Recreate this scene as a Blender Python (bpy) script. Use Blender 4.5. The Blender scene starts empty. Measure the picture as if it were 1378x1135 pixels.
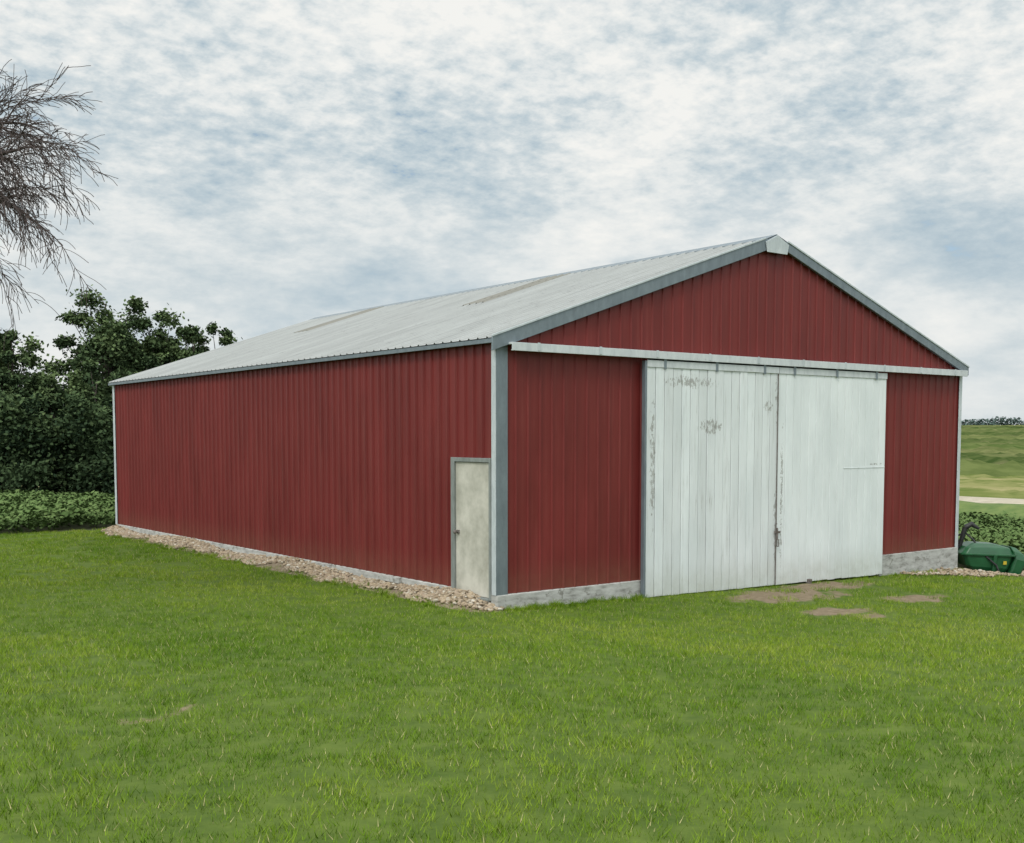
import bpy, math, random
import numpy as np
from mathutils import Vector, Matrix
random.seed(7); rng=np.random.default_rng(7)
S=bpy.context.scene
S.view_settings.view_transform='Standard'
S.view_settings.look='None'; S.view_settings.exposure=0
CAM=(-9.71,-13.2,2.52)
def P(cx,d):
    return (cx*.7976+d*.6032-9.71, -cx*.6032+d*.7976-13.2)
W,L,EZ,RZ=11.9,17.0,3.95,5.96
Z0=.22
def sm(t):
    t=np.clip(t,0,1); return t*t*(3-2*t)
def gz(x,y):
    x=np.asarray(x,float); y=np.asarray(y,float)
    t=-(x*.6032+y*.7976)
    z=.85*np.clip((t-.5)/16,0,1.3)*sm((t)/5)
    z=z-.24*np.clip(x/11.9,0,1)*sm((y+14)/12)
    z=z-.32*sm((x-11.6)/1.6)*sm((y+8)/6)
    z=z-.55*sm((x-15)/9)*sm((39-x)/6)
    r=np.hypot(x-CAM[0],y-CAM[1])
    z=z+4.3*sm((r-58)/215)-6*sm((r-300)/500)
    z=z+.03*np.sin(x*.55+1)*np.sin(y*.43)*(r<60)*sm((t+0)/4)
    return z
def ridge(w): return EZ+(RZ-EZ)*(1-abs(w-W/2)/(W/2))
# ---------------------------------------------------------------- helpers
def link(o,parent=None):
    S.collection.objects.link(o)
    if parent is not None: o.parent=parent
    return o
def empty(name):
    e=bpy.data.objects.new(name,None); return link(e)
def mesh(name,v,f,mat=None,parent=None,smooth=False):
    m=bpy.data.meshes.new(name); m.from_pydata([tuple(map(float,p)) for p in v],[],[tuple(map(int,q)) for q in f]); m.update()
    if mat: m.materials.append(mat)
    if smooth: m.polygons.foreach_set('use_smooth',[True]*len(m.polygons))
    o=bpy.data.objects.new(name,m); return link(o,parent)
def bigmesh(name,v,f,mat,parent=None,attrs=None,k=None):
    v=np.asarray(v,np.float32); f=np.asarray(f,np.int32); k=f.shape[1]
    m=bpy.data.meshes.new(name); m.vertices.add(len(v)); m.vertices.foreach_set('co',v.ravel())
    m.loops.add(f.size); m.loops.foreach_set('vertex_index',f.ravel())
    m.polygons.add(len(f)); m.polygons.foreach_set('loop_start',np.arange(0,f.size,k,dtype=np.int32))
    m.update(calc_edges=True); m.validate()
    if attrs:
        for n,a in attrs.items():
            at=m.attributes.new(n,'FLOAT','POINT'); at.data.foreach_set('value',np.asarray(a,np.float32))
    if mat: m.materials.append(mat)
    o=bpy.data.objects.new(name,m); return link(o,parent)
def bevel(o,w=.005,s=1):
    b=o.modifiers.new('bevel','BEVEL'); b.width=w; b.segments=s; b.limit_method='ANGLE'; return o
def box(name,a,b,mat,parent=None,bv=.006):
    return joinboxes(name,[(a,b)],mat,parent,bv)
def prism(name,poly,ext,mat,parent=None,bv=.004):
    n=len(poly); v=[Vector(p) for p in poly]+[Vector(p)+Vector(ext) for p in poly]
    f=[tuple(range(n))[::-1],tuple(range(n,2*n))]+[(i,(i+1)%n,n+(i+1)%n,n+i) for i in range(n)]
    o=mesh(name,v,f,mat,parent)
    if bv: bevel(o,bv)
    return o
def joinboxes(name,bl,mat,parent=None,bv=.004):
    v=[];f=[]
    for a,b in bl:
        x0,y0,z0=a; x1,y1,z1=b; k=len(v)
        v+=[(x0,y0,z0),(x1,y0,z0),(x1,y1,z0),(x0,y1,z0),(x0,y0,z1),(x1,y0,z1),(x1,y1,z1),(x0,y1,z1)]
        f+=[tuple(k+i for i in q) for q in [(0,3,2,1),(4,5,6,7),(0,1,5,4),(1,2,6,5),(2,3,7,6),(3,0,4,7)]]
    o=mesh(name,v,f,mat,parent)
    if bv: bevel(o,bv)
    return o
class N:
    def __init__(s,tree): s.t=tree
    def n(s,ty,**kw):
        nd=s.t.nodes.new(ty)
        ins=kw.pop('ins',{})
        for k,v in kw.items(): setattr(nd,k,v)
        for k,v in ins.items(): s.set(nd,k,v)
        return nd
    def set(s,nd,k,v):
        sock=nd.inputs[k]
        if isinstance(v,bpy.types.NodeSocket): s.t.links.new(v,sock)
        else: sock.default_value=v
    def math(s,op,a,b=0.0,c=None,clamp=False):
        nd=s.n('ShaderNodeMath',operation=op,use_clamp=clamp); s.set(nd,0,a); s.set(nd,1,b)
        if c is not None: s.set(nd,2,c)
        return nd.outputs[0]
    def noise(s,vec,scale,detail=4,rough=.5,dist=0,out='Fac'):
        nd=s.n('ShaderNodeTexNoise',ins={'Scale':scale,'Detail':detail,'Roughness':rough,'Distortion':dist})
        if vec is not None: s.set(nd,'Vector',vec)
        return nd.outputs[out]
    def step_random(s,v,w):
        nd=s.n('ShaderNodeTexWhiteNoise',noise_dimensions='1D'); s.set(nd,'W',s.math('FLOOR',s.math('DIVIDE',v,w))); return nd.outputs['Value']
    def ramp(s,fac,stops,interp='LINEAR'):
        nd=s.n('ShaderNodeValToRGB'); cr=nd.color_ramp; cr.interpolation=interp
        while len(cr.elements)<len(stops): cr.elements.new(.5)
        for e,(p,c) in zip(cr.elements,stops):
            e.position=p; e.color=(*c,1) if len(c)==3 else c
        s.set(nd,'Fac',fac); return nd.outputs['Color']
    def mix(s,fac,a,b,blend='MIX'):
        nd=s.n('ShaderNodeMix',data_type='RGBA',blend_type=blend)
        def col(v): return (*v,1) if isinstance(v,tuple) and len(v)==3 else v
        s.set(nd,0,fac); s.set(nd,6,col(a)); s.set(nd,7,col(b)); return nd.outputs[2]
    def sst(s,v,a,b):
        nd=s.n('ShaderNodeMapRange',interpolation_type='SMOOTHSTEP'); s.set(nd,0,v); s.set(nd,1,a); s.set(nd,2,b); return nd.outputs[0]
    def mapping(s,vec,scale=(1,1,1),loc=(0,0,0),rot=(0,0,0)):
        nd=s.n('ShaderNodeMapping'); s.set(nd,'Vector',vec); s.set(nd,'Scale',scale); s.set(nd,'Location',loc); s.set(nd,'Rotation',rot); return nd.outputs[0]
def mat(name,rough=.6,metal=0,spec=.5):
    m=bpy.data.materials.new(name); m.use_nodes=True
    n=N(m.node_tree); b=m.node_tree.nodes['Principled BSDF']
    b.inputs['Roughness'].default_value=rough; b.inputs['Metallic'].default_value=metal; b.inputs['Specular IOR Level'].default_value=spec
    n.b=b; n.m=m
    n.pos=n.n('ShaderNodeNewGeometry').outputs['Position']
    return n
def col(n,c): n.set(n.b,'Base Color',(*c,1) if isinstance(c,tuple) else c)
def diffuse(n,c):
    d=n.n('ShaderNodeBsdfDiffuse'); n.set(d,'Color',c)
    n.t.links.new(d.outputs[0],n.t.nodes['Material Output'].inputs['Surface']); n.t.nodes.remove(n.b)
def bump(n,h,strength=.3,dist=.01):
    nd=n.n('ShaderNodeBump'); n.set(nd,'Height',h); nd.inputs['Strength'].default_value=strength; nd.inputs['Distance'].default_value=dist
    n.set(n.b,'Normal',nd.outputs[0])
# ---------------------------------------------------------------- materials
def red_paint():
    n=mat('red_steel',.45,0,.3)
    a=n.noise(n.mapping(n.pos,(1.5,1.5,.35)),1.3,3,.6)
    sep=n.n('ShaderNodeSeparateXYZ'); n.set(sep,0,n.pos)
    c=n.ramp(a,[(.3,(.120,.0165,.0150)),(.7,(.170,.0235,.0215))])
    pr=n.step_random(n.math('ADD',sep.outputs[0],n.math('ADD',sep.outputs[1],.4)),.9144)
    c=n.mix(n.math('MULTIPLY',pr,.18),c,(.085,.011,.010))
    s=n.noise(n.mapping(n.pos,(18,18,.6)),1,3,.6)
    c=n.mix(n.math('MULTIPLY',n.sst(s,.5,.75),.35),c,(.20,.05,.042))
    dz=n.math('MULTIPLY',n.sst(sep.outputs[2],.75,.2),n.math('MULTIPLY',n.noise(n.pos,6,4,.65),.6))
    c=n.mix(dz,c,(.17,.08,.05))
    col(n,c); n.set(n.b,'Roughness',n.math('MULTIPLY_ADD',a,.25,.33))
    bump(n,n.noise(n.mapping(n.pos,(1,1,.6)),2.2,1),.3,.02)
    return n.m
def galv(name,c0,c1,rough=.45,metal=.35):
    n=mat(name,rough,metal)
    a=n.noise(n.mapping(n.pos,(3,3,1)),3,4,.65); c=n.ramp(a,[(.3,c0),(.7,c1)])
    b=n.noise(n.pos,22,2); c=n.mix(n.math('MULTIPLY',n.sst(b,.62,.75),.25),c,(.16,.15,.14))
    col(n,c); return n.m
RED=red_paint()
GALV=galv('galvanised_trim',(.14,.17,.195),(.20,.24,.265))
GALVL=galv('galvanised_light',(.38,.42,.44),(.52,.56,.58),.5,.1)
TRACK=galv('track_white',(.42,.45,.47),(.56,.59,.60),.5,.05)
def roofm(name,c0,c1,dark,metal=.3):
    n=mat(name,.5,metal)
    sep=n.n('ShaderNodeSeparateXYZ'); n.set(sep,0,n.pos)
    a=n.noise(n.mapping(n.pos,(.25,2.2,.25)),1.6,5,.65)
    c=n.ramp(a,[(.3,c0),(.7,c1)])
    fx=n.math('ABSOLUTE',n.math('SUBTRACT',n.math('FRACT',n.math('DIVIDE',sep.outputs[0],.62)),.5))
    fy=n.math('ABSOLUTE',n.math('SUBTRACT',n.math('FRACT',n.math('DIVIDE',sep.outputs[1],.2286)),.5))
    d=n.math('MULTIPLY',n.math('LESS_THAN',fx,.05),n.math('LESS_THAN',fy,.25))
    c=n.mix(n.math('MULTIPLY',d,.6),c,dark)
    b=n.noise(n.pos,5,4,.7); c=n.mix(n.math('MULTIPLY',n.sst(b,.55,.75),.35),c,dark)
    col(n,c); return n.m
ROOF=roofm('roof_steel',(.255,.262,.254),(.345,.355,.345),(.14,.14,.135),.1)
SKYL=roofm('skylight_panel',(.17,.165,.14),(.23,.22,.19),(.11,.10,.08),0)
def whitewood(name,amt,pts,dirtamt=.3,bw=.2,bo=0,btone=.2):
    n=mat(name,.6,0,.3)
    g=n.mapping(n.pos,(14,14,1.1))
    a=n.noise(g,1,6,.7)
    sep=n.n('ShaderNodeSeparateXYZ'); n.set(sep,0,n.pos)
    c=n.ramp(n.noise(n.mapping(n.pos,(1.2,1.2,.5)),1.5,4,.6),[(.3,(.60,.64,.65)),(.7,(.73,.765,.775))])
    br=n.step_random(n.math('SUBTRACT',sep.outputs[0],bo),bw)
    c=n.mix(n.math('MULTIPLY',br,btone),c,(.45,.47,.47))
    c=n.mix(n.math('MULTIPLY',n.sst(a,.48,.78),dirtamt),c,(.40,.41,.40))
    m=n.math('MULTIPLY',n.sst(a,.72-amt,.78-amt),1.0)
    for (px,pz,rx,rz) in pts:
        v=n.mapping(n.pos,(1/rx,0,1/rz),(-px/rx,0,-pz/rz))
        ln=n.n('ShaderNodeVectorMath',operation='LENGTH'); n.set(ln,0,v)
        f=n.math('SUBTRACT',1.0,n.sst(ln.outputs['Value'],.2,1.0))
        q=n.sst(n.math('ADD',n.noise(n.mapping(n.pos,(20,20,11)),1,5,.75),n.math('MULTIPLY',f,.16)),.62,.68)
        m=n.math('MAXIMUM',m,n.math('MULTIPLY',q,n.sst(f,0,.4)))
    wood=n.ramp(n.noise(g,3,4,.7),[(.3,(.20,.20,.19)),(.7,(.38,.38,.36))])
    low=n.math('MULTIPLY',n.sst(sep.outputs[2],.55,-.05),n.math('MULTIPLY',n.noise(n.pos,5,4,.7),.9))
    c=n.mix(low,c,(.38,.39,.34))
    c=n.mix(n.math('MULTIPLY',m,.85),c,wood); col(n,c)
    bump(n,n.math('SUBTRACT',a,m),.35,.004)
    return n.m
DOORL=whitewood('peeling_white_paint',.07,[(3.8,3.42,.9,.16),(4.3,2.68,.45,.20),(5.75,3.05,.22,.16),(2.98,2.1,.1,1.6),(6.0,1.0,.1,1.5),(6.0,3.2,.1,.7)],.7,3.17/16,2.84,.42)
DOORR=whitewood('white_paint',-.04,[(6.15,1.5,.06,2.0),(8.9,2.0,.35,.03)],.3,3.15/15,6.03,.14)
def simple(name,c0,c1,sc=4,rough=.8,metal=0,bmp=0,spec=.3):
    n=mat(name,rough,metal,spec); a=n.noise(n.pos,sc,4,.65); col(n,n.ramp(a,[(.35,c0),(.65,c1)]))
    if bmp: bump(n,a,bmp,.02)
    return n.m
def foundm():
    n=mat('weathered_sill',.85,0,.2)
    a=n.noise(n.mapping(n.pos,(1.6,1.6,5)),2.4,6,.65)
    c=n.ramp(a,[(.30,(.17,.165,.15)),(.42,(.31,.31,.29)),(.55,(.40,.40,.38)),(.75,(.50,.50,.48))])
    c=n.mix(n.sst(n.noise(n.pos,7,5,.7),.56,.68),c,(.19,.185,.165))
    col(n,c); bump(n,a,.4,.012); return n.m
FOUND=foundm()
MDOOR=simple('man_door_paint',(.33,.32,.27),(.52,.50,.44),2.2,.6)
DFRAME=galv('door_frame_metal',(.16,.175,.165),(.25,.27,.26),.6,.2)
BLACK=simple('dark_metal',(.015,.015,.017),(.03,.03,.03),8,.5)
INT=simple('interior_dark',(.02,.02,.02),(.03,.03,.03),3,.9)
RUST=simple('rusty_steel',(.10,.08,.07),(.22,.20,.19),20,.7,.4)
# ---------------------------------------------------------------- ground
def axis(lo,hi,step,far):
    a=list(np.arange(lo,hi+1e-6,step)); s=step; x=hi
    up=[]
    while x<far: s*=1.13; x+=s; up.append(x)
    s=step; x=lo; dn=[]
    while x>-far: s*=1.13; x-=s; dn.append(x)
    return np.array(dn[::-1]+a+up)
ax=axis(-22,22,.3,2600); ay=axis(-16,26,.3,2600)
GX,GY=np.meshgrid(ax,ay); GZ=gz(GX,GY)
def pix(u,v,z=0.):
    d=1523*(2.52-z)/(v-588); return P((u-689)/1523*d,d)
DIRT=[(*pix(1060,806,-.14),1.3,.46),(*pix(1235,812,-.2),.8,.26),(*pix(1110,791,-.15),1.5,.30),(*pix(1190,834,-.1),.3,.10),(*pix(1130,826,-.1),.7,.22),
      (*pix(205,968,.45),.34,.10),(*pix(160,962,.45),.22,.07),(*pix(245,950,.43),.18,.10)]
def dirt(x,y):
    m=np.zeros_like(np.asarray(x,float))
    a=math.radians(-37.1)
    for i,(cx,cy,rx,ry) in enumerate(DIRT):
        if i<5: dx=(x-cx); dy=(y-cy)*1.0; rr=(rx*1.0,ry*1.6); k=1
        else:
            dx=(x-cx)*math.cos(a)+(y-cy)*math.sin(a); dy=-(x-cx)*math.sin(a)+(y-cy)*math.cos(a); rr=(rx,ry*2.2); k=.55
        m=np.maximum(m,k*np.clip(1.45-np.hypot(dx/rr[0],dy/rr[1])*1.1+.32*np.sin(x*7+y*4)*np.sin(y*9-x*3),0,1))
    return m
def gravelmask(x,y):
    x=np.asarray(x,float); y=np.asarray(y,float)
    wv=(.40+.10*np.sin(y*1.7)+.08*np.sin(y*4.3+1))*np.clip(.55+y*.5,.3,1)
    a=((x>-wv)&(x<.05)&(y>-.12)&(y<17.4))
    lo=-.55-(x-10.0)*.62-.12*np.sin(x*3)-.08*np.sin(x*7.1)
    b=((x>9.8)&(x<18)&(y>lo)&(y<np.where(x<12.0,-.06,.9-np.clip(x-13.5,0,9)*.5)))
    return a|b
def beanmask(x,y):
    return ((y>18.1)&(x<11)&(x>-60)&(y<36))|((x>13.9)&(y>.9)&(x<33)&(y<60))|((x>15)&(y>-1.2)&(y<=.9)&(x<33))
n=mat('ground_cover',.9,0,.15)
at=n.n('ShaderNodeAttribute',attribute_name='dirt').outputs['Fac']
bn=n.n('ShaderNodeAttribute',attribute_name='soil').outputs['Fac']
fa=n.n('ShaderNodeAttribute',attribute_name='far').outputs['Fac']
nz=n.noise(n.pos,6,5,.7)
gcol=n.ramp(n.noise(n.pos,3,4,.7),[(.3,(.050,.085,.012)),(.7,(.10,.14,.024))])
dcol=n.ramp(n.noise(n.pos,9,5,.7),[(.3,(.12,.09,.055)),(.7,(.25,.195,.13))])
c=n.mix(n.sst(n.math('ADD',n.math('MULTIPLY',at,.8),n.math('MULTIPLY',nz,.7)),.62,.85),gcol,dcol)
c=n.mix(bn,c,(.045,.05,.025))
fcol=n.ramp(n.noise(n.mapping(n.pos,(.3,.03,1)),1,5,.6),[(.35,(.10,.13,.04)),(.65,(.20,.19,.09))])
c=n.mix(fa,c,fcol); col(n,c); bump(n,nz,.5,.02)
gv=np.stack([GX.ravel(),GY.ravel(),GZ.ravel()],1)
def gridfaces(shape):
    i=np.arange(shape[0]*shape[1]).reshape(shape)
    return np.stack([i[:-1,:-1].ravel(),i[:-1,1:].ravel(),i[1:,1:].ravel(),i[1:,:-1].ravel()],1)
gx,gy=gv[:,0],gv[:,1]
rr=np.hypot(gx-CAM[0],gy-CAM[1])
g=bigmesh('ground',gv,gridfaces(GX.shape),n.m,None,{'dirt':dirt(gx,gy),'soil':beanmask(gx,gy).astype(float),'far':sm((rr-50)/14)})
g.data.polygons.foreach_set('use_smooth',[True]*len(g.data.polygons))
def drape(x0,x1,y0,y1,st,dz=.03,nsx=4,rough=0):
    X,Y=np.meshgrid(np.linspace(x0,x1,nsx),np.arange(y0,y1,st)); Z=gz(X,Y)+dz
    if rough:
        R_=rng.uniform(0,rough,X.shape); R_[:,0]=-dz-.12; R_[:,-1]=-dz-.12; Z=Z+R_
    return np.stack([X.ravel(),Y.ravel(),Z.ravel()],1),gridfaces(X.shape)
v,f=drape(38.5,43.4,-150,170,2,.12,5)
v[:,2]-=.2*((v[:,0]<38.6)|(v[:,0]>43.3))
bigmesh('gravel_road',v,f,simple('road_gravel',(.32,.28,.21),(.42,.37,.29),2,.95))
v,f=drape(42.9,62.5,-150,170,1.0,.12,40,.35)
n=mat('verge_grass',.9,0,.1); diffuse(n,n.ramp(n.noise(n.mapping(n.pos,(.35,.06,1)),1,5,.65),[(.36,(.10,.13,.035)),(.5,(.20,.20,.08)),(.62,(.27,.24,.12))]))
bigmesh('grass_verge',v,f,n.m)
v,f=drape(32.6,38.9,-150,170,1.0,.06,14,.15)
bigmesh('ditch_grass',v,f,simple('ditch',(.07,.12,.025),(.13,.17,.045),1.5,.9))
# crop field: contour strips of row crop, alternating dark and pale, wheel tracks between
xs=np.arange(61.0,262,.9); ys=np.arange(-60,230,1.2)
X,Y=np.meshgrid(xs,ys); edge=sm((X-61)/2.5)
u_=X*.062+Y*.020+.35*np.sin(Y*.022)+.10*np.sin(Y*.09)
ph=u_-np.floor(u_); band=np.mod(np.floor(u_)*.618,1)
tall=sm((ph-.10)/.06)*sm((.98-ph)/.04)
Zz=gz(X,Y)+.1+edge*(.3+tall*.35+rng.uniform(0,.5,X.shape)*(.2+tall))
n=mat('crop_foliage',.9,0,.1)
tl=n.n('ShaderNodeAttribute',attribute_name='tall').outputs['Fac']; pa=n.n('ShaderNodeAttribute',attribute_name='band').outputs['Fac']
c=n.ramp(pa,[(0,(.030,.055,.014)),(.35,(.070,.105,.028)),(.65,(.135,.15,.055)),(1,(.045,.075,.020))])
c=n.mix(n.math('MULTIPLY',n.sst(n.noise(n.mapping(n.pos,(.22,.014,0)),1,4,.75),.50,.60),.5),c,(.18,.175,.08))
c=n.mix(n.math('SUBTRACT',1.0,tl),c,(.27,.235,.125))
c=n.mix(.3,c,n.ramp(n.noise(n.mapping(n.pos,(1,.25,1)),.9,3,.75),[(.38,(.02,.035,.010)),(.62,(.15,.165,.065))])); diffuse(n,c)
bigmesh('crop_field',np.stack([X.ravel(),Y.ravel(),Zz.ravel()],1),gridfaces(X.shape),n.m,None,{'tall':tall.ravel(),'band':band.ravel()})
# ---------------------------------------------------------------- scatter
def scatter(name,pts,yaw,scale,child,parent=None,tilt=0):
    pts=np.asarray(pts); k=len(pts)
    c,s=np.cos(yaw),np.sin(yaw); h=scale/2
    tx=rng.normal(0,tilt,k) if tilt else np.zeros(k); ty=rng.normal(0,tilt,k) if tilt else np.zeros(k)
    V=np.zeros((k,4,3))
    for j,(a,b) in enumerate([(-1,-1),(1,-1),(1,1),(-1,1)]):
        V[:,j,0]=pts[:,0]+(a*c-b*s)*h; V[:,j,1]=pts[:,1]+(a*s+b*c)*h; V[:,j,2]=pts[:,2]+(a*tx+b*ty)*h
    o=bigmesh(name,V.reshape(-1,3),np.arange(4*k).reshape(k,4),None,parent)
    o.instance_type='FACES'; o.use_instance_faces_scale=True; o.instance_faces_scale=1.0
    o.show_instancer_for_render=False; o.show_instancer_for_viewport=False
    child.parent=o
    return o
n=mat('grass_blades',.55,0,.25)
rd=n.n('ShaderNodeAttribute',attribute_name='tone').outputs['Fac']
big=n.noise(n.mapping(n.pos,(.55,.24,1),rot=(0,0,.35)),.6,2,.6); med=n.noise(n.pos,3.2,3,.75)
sp=n.n('ShaderNodeSeparateXYZ'); n.set(sp,0,n.pos)
# faint mower passes, alternate direction every 1.1 m
mow=n.math('SINE',n.math('ADD',n.math('MULTIPLY',n.math('ADD',sp.outputs[1],n.math('MULTIPLY',sp.outputs[0],.18)),2.86),n.math('MULTIPLY',big,3.0)))
t_=n.math('ADD',n.math('ADD',n.math('MULTIPLY',big,.55),n.math('MULTIPLY',med,.45)),n.math('MULTIPLY',mow,.014))
c=n.ramp(t_,[(.36,(.080,.162,.013)),(.46,(.145,.240,.021)),(.54,(.212,.305,.029)),(.64,(.31,.375,.050))])
c=n.mix(n.math('MULTIPLY',n.math('SUBTRACT',1.0,rd),.55),c,(.045,.095,.008))
c=n.mix(n.math('GREATER_THAN',rd,.96),c,(.42,.38,.19))
diffuse(n,c)
GRASS=n.m
def tuft(name,nb,size,hmin,hmax,wd):
    p=rng.uniform(-size/2,size/2,(nb,2)); a=rng.uniform(0,2*np.pi,nb); h=rng.uniform(hmin,hmax,nb)
    le=rng.uniform(.3,1.2,nb)*h; la=rng.uniform(0,2*np.pi,nb); w=rng.uniform(.7,1.3,nb)*wd/2
    V=np.zeros((nb,3,3))
    V[:,0,0]=p[:,0]-np.cos(a)*w; V[:,0,1]=p[:,1]-np.sin(a)*w
    V[:,1,0]=p[:,0]+np.cos(a)*w; V[:,1,1]=p[:,1]+np.sin(a)*w
    V[:,2,0]=p[:,0]+np.cos(la)*le; V[:,2,1]=p[:,1]+np.sin(la)*le; V[:,2,2]=h
    V[:,:2,2]=-.01
    r=np.repeat(rng.uniform(0,1,nb),3)
    return bigmesh(name,V.reshape(-1,3),np.arange(3*nb).reshape(nb,3),GRASS,None,{'tone':r})
lawn=empty('lawn_grass')
st=.27
LX,LY=np.meshgrid(np.arange(-32,20,st),np.arange(-14,18.4,st))
LX=LX.ravel()+rng.uniform(-.1,.1,LX.size); LY=LY.ravel()+rng.uniform(-.1,.1,LY.size)
dx,dy=LX-CAM[0],LY-CAM[1]; cxm=dx*.7976-dy*.6032; dep=dx*.6032+dy*.7976
keep=(dep>4.2)&(np.abs(cxm)<.55*dep+1.2)
keep&=(dep<19)|(rng.uniform(0,1,len(LX))<.72)
keep&=~((LX>-.1)&(LX<12.0)&(LY>-.12)&(LY<17.1))
keep&=~beanmask(LX,LY)
gm=gravelmask(LX,LY); keep&=(~gm)|(rng.uniform(0,1,len(LX))<.05)
dm=dirt(LX,LY); keep&=rng.uniform(0,1,len(LX))>dm*1.02
LX,LY=LX[keep],LY[keep]; LZ=gz(LX,LY); far=dep[keep]>19
sel=rng.integers(0,3,len(LX))
for k,(a,b) in enumerate([(.022,.048),(.022,.052),(.028,.068)]):
    q=sel==k; pts=np.stack([LX[q],LY[q],LZ[q]],1)
    t=tuft('grass_tuft',115,.32,a,b,.0062)
    scatter('lawn_tufts',pts,rng.uniform(0,6.28,q.sum()),rng.uniform(.8,1.15,q.sum())*np.where(far[q],1.2,1),t,lawn)
ys=rng.uniform(0,17,150); ex=-.40-.08*np.sin(ys*1.7)+rng.uniform(-.2,.18,150)
wx=np.concatenate([ex,rng.uniform(.1,2.8,45),rng.uniform(9.4,11.8,14)]); wy=np.concatenate([ys,rng.uniform(-.3,-.08,45),rng.uniform(-.5,-.15,14)])
t=tuft('weed_tuft',60,.16,.05,.12,.009)
scatter('edge_weeds',np.stack([wx,wy,gz(wx,wy)],1),rng.uniform(0,6.28,len(wx)),rng.uniform(.5,1.1,len(wx)),t,lawn)
# gravel
n=mat('river_stone',.8,0,.3)
oi=n.n('ShaderNodeObjectInfo').outputs['Random']
c=n.ramp(oi,[(0,(.13,.10,.065)),(.25,(.27,.20,.125)),(.5,(.38,.30,.20)),(.75,(.31,.23,.165)),(.9,(.42,.37,.29)),(1,(.55,.52,.45))])
c=n.mix(.3,c,n.ramp(n.noise(n.pos,25,3,.7),[(.3,(.14,.11,.08)),(.7,(.38,.32,.24))])); col(n,c)
STONE=n.m
grav=empty('gravel_bed')
import bmesh
def stone(seed):
    bm=bmesh.new(); bmesh.ops.create_icosphere(bm,subdivisions=2,radius=.5)
    r=random.Random(seed); k=[Vector((r.uniform(-1,1),r.uniform(-1,1),r.uniform(-1,1))) for _ in range(4)]
    for v_ in bm.verts:
        s=1+.18*sum(math.sin(2.5*v_.co.dot(q)*2+i) for i,q in enumerate(k))/2
        v_.co*=s; v_.co.z*=.62; v_.co.x*=1.15
    m=bpy.data.meshes.new('stone'); bm.to_mesh(m); bm.free(); m.materials.append(STONE)
    m.polygons.foreach_set('use_smooth',[True]*len(m.polygons))
    return link(bpy.data.objects.new('stone',m))
px=np.concatenate([rng.uniform(-.80,.05,17000),rng.uniform(9.6,18,15000)]); py=np.concatenate([rng.uniform(-.3,17.6,17000),rng.uniform(-5,1,15000)])
q=gravelmask(px,py)&~((px>-.02)&(px<11.95)&(py>-.06)); px,py=px[q],py[q]
MH=lambda y:(.14+.06*np.sin(y*1.1+1))*sm((y+.25)/1.0)*sm((17.5-y)/.6)
mound=np.where(px<.2,MH(py)*np.clip(1+px/.52,0,1)+.008,.025)
pz=gz(px,py)+mound+rng.uniform(-.012,.015,len(px))
sel=rng.integers(0,3,len(px))
for k in range(3):
    q=sel==k; m_=q.sum()
    scatter('gravel_stones',np.stack([px[q],py[q],pz[q]],1),rng.uniform(0,6.28,m_),np.clip(rng.lognormal(-3.2,.36,m_),.02,.09),stone(k+3),grav,.35)
GB=simple('gravel_fines',(.13,.10,.065),(.25,.20,.14),14,.95,0,.6)
X,Y=np.meshgrid(np.linspace(-.50,0,9),np.arange(-.2,17.5,.2))
bigmesh('gravel_base',np.stack([X.ravel(),Y.ravel(),(gz(X,Y)+MH(Y)*np.clip(1+X/.52,0,1)-.010).ravel()],1),gridfaces(X.shape),GB,grav)
# ---------------------------------------------------------------- barn
barn=empty('pole_barn')
def rib_profile(length,pitch,d,minor=0):
    xs=[0];os=[0]; x=pitch/2
    while x<length-.03:
        xs+=[x-.024,x-.011,x+.011,x+.024]; os+=[0,d,d,0]
        if minor and x+pitch*.5+.02<length:
            c_=x+pitch*.5; xs+=[c_-.01,c_,c_+.01]; os+=[0,minor,0]
        x+=pitch
    xs.append(length); os.append(0); return xs,os
def ribwall(name,o,u,nrm,length,zb,zt,pitch,d,m,extra=(),minor=0,x_off=0):
    xs,os=rib_profile(length,pitch,d,minor)
    pr=list(zip(xs,os))
    for e in extra: pr.append((e,np.interp(e,xs,os)))
    pr.sort(); o=Vector(o);u=Vector(u);nrm=Vector(nrm); v=[];f=[]
    for a,b in pr:
        p=o+u*a+nrm*b
        v.append((p.x,p.y,zb(a) if callable(zb) else zb)); v.append((p.x,p.y,zt(a) if callable(zt) else zt))
    for i in range(len(pr)-1): k=2*i; f.append((k,k+2,k+3,k+1))
    return mesh(name,v,f,m,barn)
ribwall('side_wall',(0,1.14,0),(0,1,0),(-1,0,0),L-1.14,Z0,EZ,.2286,.030,RED,(),.008)
ribwall('side_wall_over_door',(0,.0,0),(0,1,0),(-1,0,0),1.14,2.21,EZ,.2286,.030,RED)
ribwall('side_wall_corner',(0,.0,0),(0,1,0),(-1,0,0),.12,Z0,2.21,.5,.022,RED)
ribwall('far_side_wall',(W,0,0),(0,1,0),(1,0,0),L,Z0,EZ,.2286,.022,RED)
ribwall('back_wall',(0,L,0),(1,0,0),(0,1,0),W,Z0,lambda a:ridge(a)-.02,.2286,.022,RED,(W/2,))
DO0,DO1=3.0,9.1
ribwall('front_wall_left',(0,0,0),(1,0,0),(0,-1,0),DO0,Z0,3.8,.2286,.02,RED)
ribwall('front_wall_right',(DO1,0,0),(1,0,0),(0,-1,0),W-DO1,Z0,3.8,.2286,.02,RED)
ribwall('gable_wall',(0,0,0),(1,0,0),(0,-1,0),W,3.8,lambda a:ridge(a)-.03,.2286,.02,RED,(W/2,))
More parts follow.
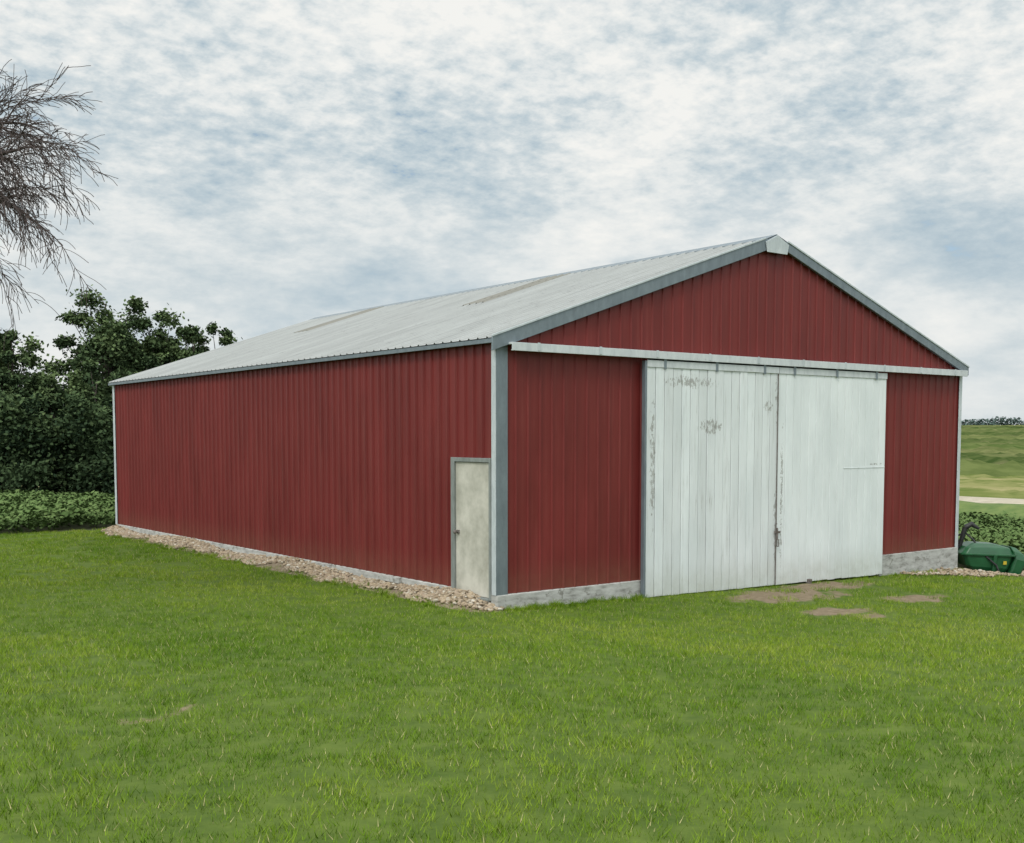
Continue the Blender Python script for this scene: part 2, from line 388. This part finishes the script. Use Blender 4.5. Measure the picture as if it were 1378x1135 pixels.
for xx in (DO0-.1,DO1): box('door_post',(xx,.03,-.2),(xx+.1,.15,3.8),INT,barn)
box('door_header',(DO0-.1,.03,3.6),(DO1+.1,.15,3.79),INT,barn)
def sill(name,x0,x1,y0,y1,zb0,zb1):
    v=[(x0,y0,zb0),(x1,y0,zb1),(x1,y1,zb1),(x0,y1,zb0),(x0,y0,Z0-.005),(x1,y0,Z0+.0),(x1,y1,Z0+.0),(x0,y1,Z0-.005)]
    o=mesh(name,v,[(0,3,2,1),(4,5,6,7),(0,1,5,4),(1,2,6,5),(2,3,7,6),(3,0,4,7)],FOUND,barn); bevel(o,.012,2); return o
sill('front_sill_left',-.03,2.93,-.045,.12,-.3,-.3)
sill('front_sill_right',9.2,W+.03,-.045,.12,-.6,-.6)
box('side_sill',(-.035,1.16,-.3),(.1,L+.02,Z0-.003),FOUND,barn,.01)
box('far_side_sill',(W-.1,.13,-.7),(W+.035,L,Z0-.003),FOUND,barn,.01)
box('back_sill',(.12,L-.1,-.5),(W-.12,L+.035,Z0-.006),FOUND,barn,.01)
box('floor_slab',(.11,.13,-.4),(W-.11,L-.12,-.02),simple('slab',(.2,.19,.18),(.3,.29,.27),3,.9),barn,0)
joinboxes('sill_planks',[((-.085,a,.12),(-.037,a+l,.215)) for a,l in ((2.6,.5),(5.0,.7),(7.2,.45))],FOUND,barn)
def Ltrim(name,x,y,sx,sy,wf,ws,zb,zt,m1,m2):
    t=.034
    box(name+'_front',(min(x-sx*t,x+sx*wf),y-.036 if sy<0 else y+.024,zb),(max(x-sx*t,x+sx*wf),y-.024 if sy<0 else y+.036,zt),m1,barn,.003)
    box(name+'_side',(x-sx*.040 if sx>0 else x+.028,min(y+sy*.02,y-sy*ws),zb),(x-sx*.028 if sx>0 else x+.040,max(y+sy*.02,y-sy*ws),zt),m2,barn,.003)
Ltrim('near_corner_trim',0,0,1,-1,.17,.085,Z0-.01,EZ-.04,GALV,GALVL)  # one metal trim; the side face's stronger light is put into its colour
Ltrim('right_corner_trim',W,0,-1,-1,.07,.1,Z0-.01,EZ-.06,GALVL,GALVL)
Ltrim('far_corner_trim',0,L,1,1,.12,.12,Z0-.01,EZ-.04,GALVL,GALVL)
OVE=.14; OVF=.07
slope=(RZ-EZ)/(W/2)
def roofsheet(name,side,t0,t1,y0,y1,m,lift=0.0,pitch=.2286,d=.02):
    xs,os=rib_profile(y1-y0,pitch,d,0); v=[];f=[]
    nn=Vector((-slope,0,1)).normalized()
    for a,b in zip(xs,os):
        for t in (t0,t1):
            z=EZ+.03+slope*t
            x2=t+nn.x*(b+lift); z2=z+nn.z*(b+lift)
            if side>0: x2=W-x2
            v.append((x2,y0+a,z2))
    for i in range(len(xs)-1):
        k=2*i; f.append((k,k+1,k+3,k+2) if side<0 else (k,k+2,k+3,k+1))
    return mesh(name,v,f,m,barn)
roofsheet('roof_left',-1,-OVE,W/2,-OVF,L+OVF,ROOF)
roofsheet('roof_right',1,-OVE,W/2,-OVF,L+OVF,ROOF)
for y0 in (5.1,12.7): roofsheet('skylight',-1,3.5,W/2-.2,y0,y0+.92,SKYL,.008)
rc=[(W/2-.24,RZ-.035),(W/2,RZ+.06),(W/2+.24,RZ-.035),(W/2+.24,RZ-.05),(W/2,RZ+.045),(W/2-.24,RZ-.05)]
prism('ridge_cap',[(a,-OVF-.03,b) for a,b in rc],(0,L+2*OVF+.06,0),GALV,barn,.002)
prism('ridge_cap_end',[(W/2-.30,-OVF-.055,RZ-.10),(W/2-.26,-OVF-.055,RZ-.27),(W/2+.26,-OVF-.055,RZ-.27),(W/2+.30,-OVF-.055,RZ-.10),(W/2,-OVF-.055,RZ+.04)][::-1],(0,.02,0),GALVL,barn,.003)
hgt=.21
for s,nm in ((1,'rake_trim_left'),(-1,'rake_trim_right')):
    X=lambda w:(w if s>0 else W-w)
    a=-OVE-.01; h=hgt if s>0 else .17
    poly=[(X(a),-OVF-.03,EZ+.055+slope*a),(X(W/2-.005),-OVF-.03,EZ+.055+slope*(W/2-.005)),(X(W/2-.005),-OVF-.03,EZ+.055+slope*(W/2-.005)-h),(X(a),-OVF-.03,EZ+.055+slope*a-h)]
    if s>0: poly=poly[::-1]
    prism(nm,poly,(0,.028,0),GALV,barn,.004)
    a0=-OVE; lo=EZ+.05+slope*a0-h; hi=EZ+.05+slope*(W/2)-h
    pts=[(X(a0),-OVF,lo+.02),(X(W/2-.01),-OVF,hi+.02),(X(W/2-.01),-.022,hi+.02),(X(a0),-.022,lo+.02)]
    mesh('rake_soffit',pts,[(0,1,2,3)],GALV,barn)
    prism(nm+'_edge',[(X(a),-OVF-.045,EZ+.075+slope*a),(X(W/2-.3),-OVF-.045,EZ+.075+slope*(W/2-.3)),(X(W/2-.3),-OVF-.045,EZ+.045+slope*(W/2-.3)),(X(a),-OVF-.045,EZ+.045+slope*a)][::(-1 if s>0 else 1)],(0,.02,0),GALVL,barn,.002)
for x0,x1 in ((-OVE+.01,-OVE+.035),(W+OVE-.035,W+OVE-.01)):
    box('eave_fascia',(x0,-OVF+.01,EZ-.09),(x1,L+OVF-.01,EZ-.025),GALV,barn,.003)
for x0,x1 in ((-OVE+.036,-.03),(W+.04,W+OVE-.036)):
    box('eave_soffit',(x0,0,EZ-.08),(x1,L,EZ-.065),GALV,barn,0)
joinboxes('door_track',[((.14,-.17,3.845),(W-.02,-.045,3.875)),((.14,-.185,3.755),(W-.02,-.170,3.875)),((.14,-.17,3.755),(W-.02,-.15,3.767))],TRACK,barn,.003)
joinboxes('track_brackets',[((x,-.193,3.77),(x+.05,-.1865,3.885)) for x in np.arange(.6,W-.2,1.2)],GALVL,barn,.002)
def slab(name,x0,x1,nb,y,zb0,zb1,zt,m,jit,gap):
    bl=[];w=(x1-x0)/nb
    for i in range(nb):
        a=x0+i*w; j=random.uniform(-jit,jit); zb=zb0+(zb1-zb0)*(i+.5)/nb+random.uniform(-.006,.006)
        bl.append(((a+gap,y+j,zb),(a+w-gap,y+.03+j,zt+random.uniform(-.003,.003))))
    joinboxes(name,bl,m,barn,.005)
    box(name+'_backing',(x0+.01,y+.038,min(zb0,zb1)+.05),(x1-.01,y+.07,zt-.02),INT,barn,0)
slab('sliding_door_left',2.84,6.01,16,-.135,-.05,-.10,3.70,DOORL,.006,.006)
slab('sliding_door_right',6.03,9.18,15,-.128,-.10,-.14,3.70,DOORR,.0015,.0028)
box('door_edge_strip',(2.80,-.147,-.06),(2.838,-.07,3.72),GALV,barn,.003)
box('door_top_rail_left',(2.84,-.153,3.62),(6.01,-.143,3.73),TRACK,barn,.003)
box('door_top_rail_right',(6.03,-.145,3.62),(9.18,-.131,3.73),TRACK,barn,.003)
joinboxes('door_hangers',[((x,-.160,3.60),(x+.06,-.154,3.76)) for x in (3.2,4.4,5.6,6.4,7.6,8.8)],GALV,barn,.002)
box('door_meeting_stile',(5.985,-.155,-.09),(6.005,-.143,3.62),RUST,barn,.003)
joinboxes('door_latch',[((5.93,-.168,.82),(6.10,-.156,.86)),((5.99,-.18,.70),(6.02,-.157,.92)),((5.96,-.18,.98),(5.99,-.157,1.0))],RUST,barn,.004)
joinboxes('latch_loop',[((5.985,-.185,.60),(6.0,-.17,.72)),((6.03,-.185,.60),(6.045,-.17,.72)),((5.985,-.185,.585),(6.045,-.17,.60))],RUST,barn,.004)
joinboxes('bottom_guide',[((6.9,-.19,-.16),(6.97,-.09,-.06))],RUST,barn,.004)
box('door_batten',(7.9,-.136,1.93),(9.17,-.1300,1.945),DOORR,barn,.001)
y0,y1,zb,zt=.12,1.10,.12,2.19
box('man_door',(-.012,y0+.05,zb+.03),(.03,y1-.06,zt-.05),MDOOR,barn,.004)
joinboxes('man_door_frame',[((-.045,y1-.06,zb),(.04,y1+.035,zt+.02)),((-.045,y0-.02,zb),(.04,y0+.03,zt+.02)),((-.043,y0+.031,zt-.045),(.04,y1-.061,zt+.018)),((-.07,y0+.031,zb-.04),(.04,y1-.061,zb+.025))],DFRAME,barn,.004)
bpy.ops.mesh.primitive_uv_sphere_add(segments=16,ring_count=8,radius=.032,location=(-.075,y1-.13,1.08)); kb=bpy.context.object; kb.name='door_knob'; kb.data.materials.append(RUST); kb.parent=barn
box('knob_plate',(-.03,y1-.16,1.05),(-.0125,y1-.10,1.11),RUST,barn,.003)
bpy.ops.mesh.primitive_cylinder_add(radius=.012,depth=.05,location=(-.05,y1-.13,1.08),rotation=(0,math.pi/2,0)); kb=bpy.context.object; kb.name='knob_stem'; kb.data.materials.append(RUST); kb.parent=barn
box('door_threshold',(-.06,y0,-.2),(.1,y1,zb-.045),FOUND,barn,.01)
# ---------------------------------------------------------------- farm implement
def tubes(paths,sides=5):
    V=[];F=[];k0=0
    for pts,rad in paths:
        pts=[Vector(p) for p in pts]
        for i,p in enumerate(pts):
            d=(pts[min(i+1,len(pts)-1)]-pts[max(i-1,0)]).normalized()
            a=d.orthogonal().normalized(); b=d.cross(a)
            if i:
                a=(pa-pa.dot(d)*d).normalized(); b=d.cross(a)
            pa=a
            for j in range(sides):
                th=2*math.pi*j/sides; V.append(p+(a*math.cos(th)+b*math.sin(th))*rad[i])
        for i in range(len(pts)-1):
            for j in range(sides):
                F.append((k0+i*sides+j,k0+i*sides+(j+1)%sides,k0+(i+1)*sides+(j+1)%sides,k0+(i+1)*sides+j))
        k0+=len(pts)*sides
    return V,F
imp=empty('farm_implement')
n=mat('green_machine_paint',.35,0,.5); col(n,n.ramp(n.noise(n.pos,5,4,.6),[(.3,(.008,.060,.020)),(.7,(.014,.088,.032))])); GREEN=n.m
YEL=simple('yellow_decal',(.45,.34,.03),(.5,.38,.04),5,.5)
fx,fy=12.88,-.12; fz=float(gz(fx,fy)); SC=1.22
def ip(x,y,z):
    x*=SC;y*=SC;z*=SC
    return (fx+x*.80+y*.60, fy-x*.60+y*.80, fz+z)
def loft(name,rings,m,bv=.02,close=True):
    k=len(rings[0]); v=[ip(*p) for r in rings for p in r]; f=[]
    for i in range(len(rings)-1):
        for j in range(k): a=i*k; b=a+k; f.append((a+j,a+(j+1)%k,b+(j+1)%k,b+j))
    f.append(tuple(range(k))[::-1])
    if close: f.append(tuple(range((len(rings)-1)*k,len(rings)*k)))
    o=mesh(name,v,f,m,imp); bevel(o,bv,3); return o
def rc_(x0,x1,y0,y1,z0,z1=None,c=.06):
    z1=z0 if z1 is None else z1
    P_=[(x0+c,y0),(x1-c,y0),(x1,y0+c),(x1,y1-c),(x1-c,y1),(x0+c,y1),(x0,y1-c),(x0,y0+c)]
    return [(x,y,z0+(z1-z0)*(x-x0)/(x1-x0)) for x,y in P_]
loft('main_housing',[rc_(-.30,.20,-.24,.28,.14,.06),rc_(-.46,.28,-.32,.32,.28,.22),rc_(-.54,.36,-.34,.34,.50,.46),rc_(-.46,.30,-.30,.30,.60,.58),rc_(-.30,.10,-.18,.2,.66,.64)],GREEN)
loft('housing_rim',[rc_(-.57,.40,-.37,.37,.47,.43),rc_(-.57,.40,-.37,.37,.505,.465)],GREEN,.01)
loft('side_wing',[rc_(.22,.40,-.30,.32,.02,-.02,.03),rc_(.30,.50,-.33,.34,.2,.16,.03),rc_(.36,.58,-.34,.34,.40,.34,.03),rc_(.34,.54,-.30,.3,.54,.46,.03),rc_(.34,.44,-.2,.2,.60,.57,.02)],GREEN,.02)
loft('bracket',[rc_(-.06,.0,-.375,-.30,.06,None,.01),rc_(-.02,.04,-.385,-.33,.47,None,.01)],GREEN,.005)
loft('lower_blade',[rc_(-.48,.50,-.44,-.40,.0,None,.01),rc_(-.46,.48,-.40,-.36,.14,None,.01)],GREEN,.005)
loft('decal',[rc_(.15,.21,-.352,-.34,.30,None,.004),rc_(.15,.21,-.358,-.346,.36,None,.004)],YEL,.002)
loft('skid',[rc_(-.42,.5,-.3,-.2,.0,None,.02),rc_(-.42,.5,-.3,-.2,.07,None,.02)],BLACK,.01)
V,F=tubes([([ip(-.52,.2,.1),ip(-.52,.0,.45),ip(-.46,-.05,.7),ip(-.40,-.05,.92)],[.05,.055,.05,.06]),
 ([ip(-.40,-.05,.92),ip(-.30,-.08,.98),ip(-.18,-.1,.9)],[.06,.06,.03]),
 ([ip(-.5,.1,.75),ip(-.38,.0,.83),ip(-.25,-.05,.70),ip(-.2,-.1,.6)],[.02,.02,.02,.02]),
 ([ip(-.2,-.30,.50),ip(.0,-.42,.30),ip(.1,-.44,.06)],[.02,.02,.02]),
 ([ip(-.6,-.36,.12),ip(.62,-.36,.10)],[.03,.03])],8)
mesh('hydraulic_hoses',V,F,BLACK,imp,True)
# ---------------------------------------------------------------- soybeans
n=mat('soy_leaf',.5,0,.3)
rd=n.n('ShaderNodeAttribute',attribute_name='tone').outputs['Fac']
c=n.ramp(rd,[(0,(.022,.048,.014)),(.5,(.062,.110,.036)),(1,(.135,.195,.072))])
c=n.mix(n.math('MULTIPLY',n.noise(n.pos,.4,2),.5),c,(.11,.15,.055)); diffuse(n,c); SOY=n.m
def leafquads(C,size,up=.5,wide=.8):
    k=len(C); nrm=rng.normal(0,1,(k,3)); nrm[:,2]=np.abs(nrm[:,2])+up; nrm/=np.linalg.norm(nrm,axis=1)[:,None]
    t=rng.normal(0,1,(k,3)); t-=(t*nrm).sum(1)[:,None]*nrm; t/=np.linalg.norm(t,axis=1)[:,None]; b=np.cross(nrm,t)
    s=size[:,None] if np.ndim(size) else size
    V=np.stack([C-t*s,C-b*s*wide*.6,C+t*s,C+b*s*wide*.6],1)
    return V.reshape(-1,3),np.arange(4*k).reshape(k,4)
def soy(nl):
    C=np.stack([rng.normal(0,.15,nl),rng.normal(0,.15,nl),.46*rng.beta(2.2,1.2,nl)+.02],1)
    V,F=leafquads(C,rng.uniform(.045,.09,nl),.8,1.1)
    return bigmesh('soy_plant',V,F,SOY,None,{'tone':np.repeat(np.clip(C[:,2]/.48*.5+rng.uniform(0,.5,nl),0,1),4)})  # leaf tone gets lighter toward the plant top, plus random spread
def beans(name,x0,x1,y0,y1,rowdir):
    e=empty(name)
    if rowdir=='x': X,Y=np.meshgrid(np.arange(x0,x1,.28),np.arange(y0,y1,.6))
    else: X,Y=np.meshgrid(np.arange(x0,x1,.76),np.arange(y0,y1,.26))
    X=X.ravel()+rng.uniform(-.07,.07,X.size); Y=Y.ravel()+rng.uniform(-.08,.08,Y.size)
    q=beanmask(X,Y); X,Y=X[q],Y[q]; Zz=gz(X,Y)
    s=rng.integers(0,2,len(X)); sc=rng.uniform(.72,1.2,len(X))*(1+.12*np.sin(X*1.3)*np.sin(Y*.9))
    for k in range(2):
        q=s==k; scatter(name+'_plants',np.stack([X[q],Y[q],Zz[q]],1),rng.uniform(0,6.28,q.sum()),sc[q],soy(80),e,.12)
beans('soybean_crop',-34,11,18.1,34,'x')
beans('soybean_crop',13.9,33,-1.2,44,'y')
# ---------------------------------------------------------------- trees
n=mat('tree_leaf',.6,0,.25)
rd=n.n('ShaderNodeAttribute',attribute_name='tone').outputs['Fac']
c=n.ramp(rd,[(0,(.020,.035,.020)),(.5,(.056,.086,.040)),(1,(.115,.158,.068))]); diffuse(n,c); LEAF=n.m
BARK=simple('bark',(.05,.042,.036),(.11,.095,.08),12,.95,0,.5)
def tree(name,x,y,h,wd,base=.5,ncl=46,lpc=215,ls=.12,full=0):
    ncl=int(ncl*1.8)
    e=empty(name); z=float(gz(x,y))-.1; R=random
    top=Vector((x+R.uniform(-.3,.3),y+R.uniform(-.3,.3),z+h*.85))
    pth=[]; b0=Vector((x,y,z)); tp=[b0.lerp(top,t)+Vector((R.uniform(-.1,.1),R.uniform(-.1,.1),0))*(t>0) for t in (0,.2,.4,.6,.8,1)]
    pth.append((tp,[.022*h*(1-.85*t) for t in (0,.2,.4,.6,.8,1)]))
    lead=[(R.uniform(0,6.28),R.uniform(.14,.46)*wd,R.uniform(.74,1.0)*h) for _ in range(8)]+[(0,.04*wd,h),(3,.12*wd,h*.98)]
    C=[];Rn=[];Bn=[]
    for i in range(ncl):
        t=(i+.5)/ncl
        if R.random()<.62:
            a,r,hh=R.choice(lead); q=R.uniform(.2,1)**.65; r=r*q+R.uniform(-.3,.3); zz=base+(hh-base)*q; a+=R.uniform(-.3,.3)
        else:
            zz=base+(h*.86-base)*t; r=wd/2*(max(.05,math.sin(math.pi*min(1,(t*.80+.16))))**.5)*math.sqrt(R.uniform(.05,1.2)); a=R.uniform(0,2*math.pi)
        tt=zz/h
        c_=Vector((x+math.cos(a)*r,y+math.sin(a)*r,z+zz-.22)); cr=R.uniform(.24,.55)*(wd/4)*(1.12-.42*tt)
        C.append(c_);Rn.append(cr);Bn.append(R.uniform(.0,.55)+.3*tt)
        s=b0.lerp(top,min(.95,max(.15,tt*.8))); mid=s.lerp(c_,.5)+Vector((0,0,-.1))
        pth.append(([s,mid,c_+Vector((0,0,.1))],[.05*(1.1-tt)+.012,.025,.008]))
    V,F=tubes(pth); mesh('trunk_and_limbs',V,F,BARK,e,True)
    Cs=np.repeat(np.array(C),lpc,0); Rs=np.repeat(np.array(Rn),lpc); Bs=np.repeat(np.array(Bn),lpc)
    off=rng.normal(0,.66,Cs.shape)*Rs[:,None]; off[:,2]*=.75; Pn=Cs+off
    q=Pn[:,2]>z+.2; Pn,off,Rs,Bs=Pn[q],off[q],Rs[q],Bs[q]
    Vv,Ff=leafquads(Pn,rng.uniform(.5,1,len(Pn))*ls,.3,1.0)
    tone=np.clip(Bs+.22*(off[:,2]/Rs)+rng.uniform(-.15,.25,len(Pn)),0,1)  # lighter toward the top of clump and tree, plus random spread
    bigmesh('crown',Vv,Ff,LEAF,e,{'tone':np.repeat(tone,4)})
def T(px,top,d,wd,**k):
    x,y=P((px-689)/1523*d,d); h=2.52+(588-top)*d/1523-float(gz(x,y)); tree('tree',x,y,h,wd,**k)
T(142,388,50,4.6,ncl=64); T(212,414,52,3.8,ncl=54); T(258,424,54,3.6,ncl=50); T(300,432,56,3.2,ncl=46); T(12,430,47,3.8,ncl=52)
T(84,492,46,3.0,ncl=30); T(-60,430,48,4.5); T(-150,400,50,5); T(180,472,47,3.2,ncl=34); T(240,468,49,3.2,ncl=36)
T(335,482,55,2.8,ncl=30); T(390,500,55,4,ncl=26); T(58,490,55,3.4,ncl=30); T(-100,450,44,4.4); T(126,480,46,3.2,ncl=34)
def shrubs(name,pts,lpc=330,ls=.12):
    C=[];Rn=[];B=[]
    for (x,y,h) in pts:
        for j in range(7):
            C.append((x+random.uniform(-.9,.9),y+random.uniform(-.6,.6),float(gz(x,y))+h*random.uniform(.15,.9))); Rn.append(random.uniform(.4,.8)); B.append(random.uniform(0,.5))
    Cs=np.repeat(np.array(C),lpc,0); Rs=np.repeat(np.array(Rn),lpc); Bs=np.repeat(np.array(B),lpc)
    off=rng.normal(0,.6,Cs.shape)*Rs[:,None]; Pn=Cs+off
    Vv,Ff=leafquads(Pn,rng.uniform(.5,1,len(Pn))*ls,.3,1.0)
    bigmesh(name,Vv,Ff,LEAF,None,{'tone':np.repeat(np.clip(Bs+.2*off[:,2]+rng.uniform(-.1,.2,len(Pn)),0,1),4)})  # shrub leaves lighter toward each clump's top, plus random spread
sh=[]
for px_ in range(-160,420,22):
    d=random.uniform(42,45); x,y=P((px_-689)/1523*d,d); sh.append((x,y,random.uniform(2.2,4.4)))
shrubs('shrub_understory',sh)
C=[]
for a in np.arange(-70,70,.3):
    r=430+30*math.sin(a*.3); th=math.radians(a)
    dx_=math.sin(th)*.7976+math.cos(th)*.6032; dy_=-math.sin(th)*.6032+math.cos(th)*.7976
    x,y=CAM[0]+dx_*r,CAM[1]+dy_*r; hh=6.8+.9*math.sin(a*1.7)*math.sin(a*.61)+random.uniform(-.8,.8)
    for j in range(220): C.append((x+random.gauss(0,1.6),y+random.gauss(0,1.6),1.6+hh*random.random()**.7))
C=np.array(C); Vv,Ff=leafquads(C,rng.uniform(.35,.7,len(C)),.3,1)
n=mat('distant_foliage',.9,0,.1); diffuse(n,n.ramp(n.noise(n.pos,.2,3),[(.3,(.06,.09,.085)),(.7,(.10,.135,.12))]))
bigmesh('distant_tree_line',Vv,Ff,n.m)
# ---------------------------------------------------------------- bare tree
bt=empty('bare_tree'); paths=[]
RR=random.Random(5)
SH=.12
tx,ty=P(-9.4-SH,15.2); tz=float(gz(tx,ty))-.1
def B(cx,dd,z): x,y=P(cx-SH,dd); return Vector((x,y,z))
def branch(p,d,r,Ln,dep,droop):
    ns=6 if dep<2 else 5; pts=[p]; rad=[r]; dd=d.normalized()
    for i in range(ns):
        t=(i+1)/ns
        dd=(dd+Vector((RR.gauss(0,.13),RR.gauss(0,.13),RR.gauss(0,.10)-droop*t*.28))).normalized()
        pts.append(pts[-1]+dd*Ln/ns); rad.append(max(.0040,r*(1-.75*t)))
        if dep<3:
            for _ in range({0:3,1:2,2:2}[dep]):
                if RR.random()<(.95 if dep<2 else .8):
                    ax_=Vector((RR.gauss(0,1),RR.gauss(0,1),RR.gauss(0,.9))); ax_=(ax_-ax_.dot(dd)*dd).normalized()
                    nd=(dd*.85+ax_*RR.uniform(.35,.7)+Vector((0,0,.05))).normalized()
                    branch(pts[-1].lerp(pts[-2],RR.random()),nd,max(.0048,rad[-1]*.6),Ln*RR.uniform(.38,.60),dep+1,droop)
    paths.append((pts,rad))
tp=[B(-9.4,15.2,tz),B(-9.38,15.2,tz+1.5),B(-9.3,15.15,4.2),B(-9.35,15.2,6),B(-9.3,15.2,8),B(-9.4,15.3,9.8)]
paths.append((tp,[.27,.23,.19,.14,.09,.03]))
def limb(pl,r0,droop,Ls):
    rad=[r0*(1-.68*i/(len(pl)-1)) for i in range(len(pl))]; paths.append((pl,rad))
    for i in range(1,len(pl)):
        d=(pl[i]-pl[i-1]).normalized()
        for j in range(5 if i>1 else 2):
            s=pl[i-1].lerp(pl[i],RR.random())
            ax_=Vector((RR.gauss(0,1),RR.gauss(0,1),RR.gauss(0,.9))); ax_=(ax_-ax_.dot(d)*d).normalized()
            branch(s,(d*.9+ax_*.6),rad[i]*.5,Ls*RR.uniform(.7,1.1),1,droop)
    branch(pl[-1],(pl[-1]-pl[-2]),rad[-1],Ls*1.1,1,droop)
limb([B(-9.3,15.15,4.2),B(-8.4,15.1,5.1),B(-7.5,15,5.6),B(-6.75,15,5.6)],.085,.9,1.2)
limb([B(-9.3,15.15,4.7),B(-8.4,15.2,5.6),B(-7.5,15.1,6.1),B(-6.7,15.05,6.15)],.08,.75,1.2)
limb([B(-9.3,15.15,5.2),B(-8.4,15.3,6.1),B(-7.5,15.2,6.55),B(-6.75,15.1,6.6)],.075,.45,1.1)
limb([B(-9.35,15.2,6.6),B(-8.9,15.1,7.4),B(-8.4,15.0,7.9),B(-7.7,15,8.1)],.045,.2,.6)
limb([B(-9.3,15.2,5.0),B(-10.2,14.9,6.0),B(-11.2,14.7,6.8)],.08,.5,1.2)
limb([B(-9.3,15.2,7.0),B(-9.6,16,8.0),B(-10,16.8,8.8)],.06,.3,1.1)
limb([B(-9.3,15.2,5.6),B(-9.9,16.2,6.8),B(-10.3,17.2,7.5)],.07,.5,1.1)
V,F=tubes(paths,4)
bigmesh('branches',np.array([tuple(v_) for v_ in V]),np.array(F),simple('bare_bark',(.050,.037,.036),(.10,.078,.072),20,.9),bt)
# ---------------------------------------------------------------- light
SUNAZ=(-.86,-.51); EL=math.radians(48)
sd=bpy.data.lights.new('sun','SUN'); sd.energy=1.5; sd.angle=math.radians(14); sd.color=(1,.955,.87)
so=bpy.data.objects.new('sun',sd); link(so)
dv=Vector((-SUNAZ[0]*math.cos(EL),-SUNAZ[1]*math.cos(EL),-math.sin(EL)))
so.rotation_euler=dv.to_track_quat('-Z','Y').to_euler(); so.location=(-20,-20,30)
w=bpy.data.worlds.new('World'); S.world=w; w.use_nodes=True; n=N(w.node_tree); n.t.nodes.clear()
tc=n.n('ShaderNodeTexCoord').outputs['Generated']
sep=n.n('ShaderNodeSeparateXYZ'); n.set(sep,0,tc)
z=n.math('MAXIMUM',sep.outputs[2],0.0); zz=n.math('ADD',z,.24)
cb=n.n('ShaderNodeCombineXYZ'); n.set(cb,0,n.math('DIVIDE',sep.outputs[0],zz)); n.set(cb,1,n.math('DIVIDE',sep.outputs[1],zz))
Pv=cb.outputs[0]
n1=n.noise(n.mapping(Pv,(1,1,1),(5.3,2.2,0)),1.9,4,.5)         # broad banks
n2=n.noise(n.mapping(Pv,(1,1,1),(0,0,5)),22,4,.62)             # altocumulus cells
n3=n.noise(n.mapping(tc,(1,1,2.0),(.3,0,0)),8,6,.62)           # puffs
cells=n.sst(z,.10,.30)
val=n.math('ADD',n.math('MULTIPLY',n1,.54),n.math('MULTIPLY',n3,.46))
val=n.math('ADD',val,n.math('MULTIPLY',n.math('SUBTRACT',n2,.5),n.math('MULTIPLY_ADD',cells,.42,.06)))
val=n.math('ADD',val,n.math('MULTIPLY_ADD',cells,.025,.030))
cc=n.ramp(val,[(.36,(.37,.48,.56)),(.44,(.50,.595,.65)),(.51,(.635,.70,.725)),(.57,(.765,.80,.80)),(.66,(.90,.90,.87))])
haze=n.sst(z,.12,.0)
cc=n.mix(n.math('MULTIPLY',haze,.5),cc,(.68,.73,.74))
hole=n.math('MULTIPLY',n.sst(val,.42,.34),.75)
sky=n.n('ShaderNodeTexSky',sky_type='NISHITA'); sky.sun_disc=False; sky.sun_elevation=EL; sky.sun_rotation=math.atan2(SUNAZ[0],SUNAZ[1])%(2*math.pi)
bg1=n.n('ShaderNodeBackground'); n.set(bg1,0,sky.outputs[0]); bg1.inputs[1].default_value=.12
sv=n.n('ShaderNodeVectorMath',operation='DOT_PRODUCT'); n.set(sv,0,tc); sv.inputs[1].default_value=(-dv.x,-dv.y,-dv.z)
boost=n.math('ADD',1.0,n.math('ADD',n.math('MULTIPLY',n.sst(sep.outputs[2],.40,.85),.6),n.math('MULTIPLY',n.sst(sv.outputs['Value'],.1,1.0),1.3)))  # cloud brightness raised overhead and sunward, added to lift the scene lighting
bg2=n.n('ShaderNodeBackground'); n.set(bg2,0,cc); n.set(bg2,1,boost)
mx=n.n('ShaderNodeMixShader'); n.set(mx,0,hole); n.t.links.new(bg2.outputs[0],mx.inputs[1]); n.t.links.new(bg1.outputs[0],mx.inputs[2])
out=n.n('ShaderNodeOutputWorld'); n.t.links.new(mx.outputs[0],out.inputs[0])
# ---------------------------------------------------------------- camera
cd=bpy.data.cameras.new('camera'); co=bpy.data.objects.new('camera',cd); link(co)
TH=4.0
cd.sensor_width=36; cd.sensor_fit='HORIZONTAL'; cd.lens=36*1523/1378
cd.shift_y=(588+1523*math.tan(math.radians(TH))-567.5)/1378
cd.clip_end=6000; cd.clip_start=.1
co.location=CAM; co.rotation_euler=(math.radians(90-TH),0,math.radians(-37.1))
S.camera=co
bpy.context.view_layer.update()
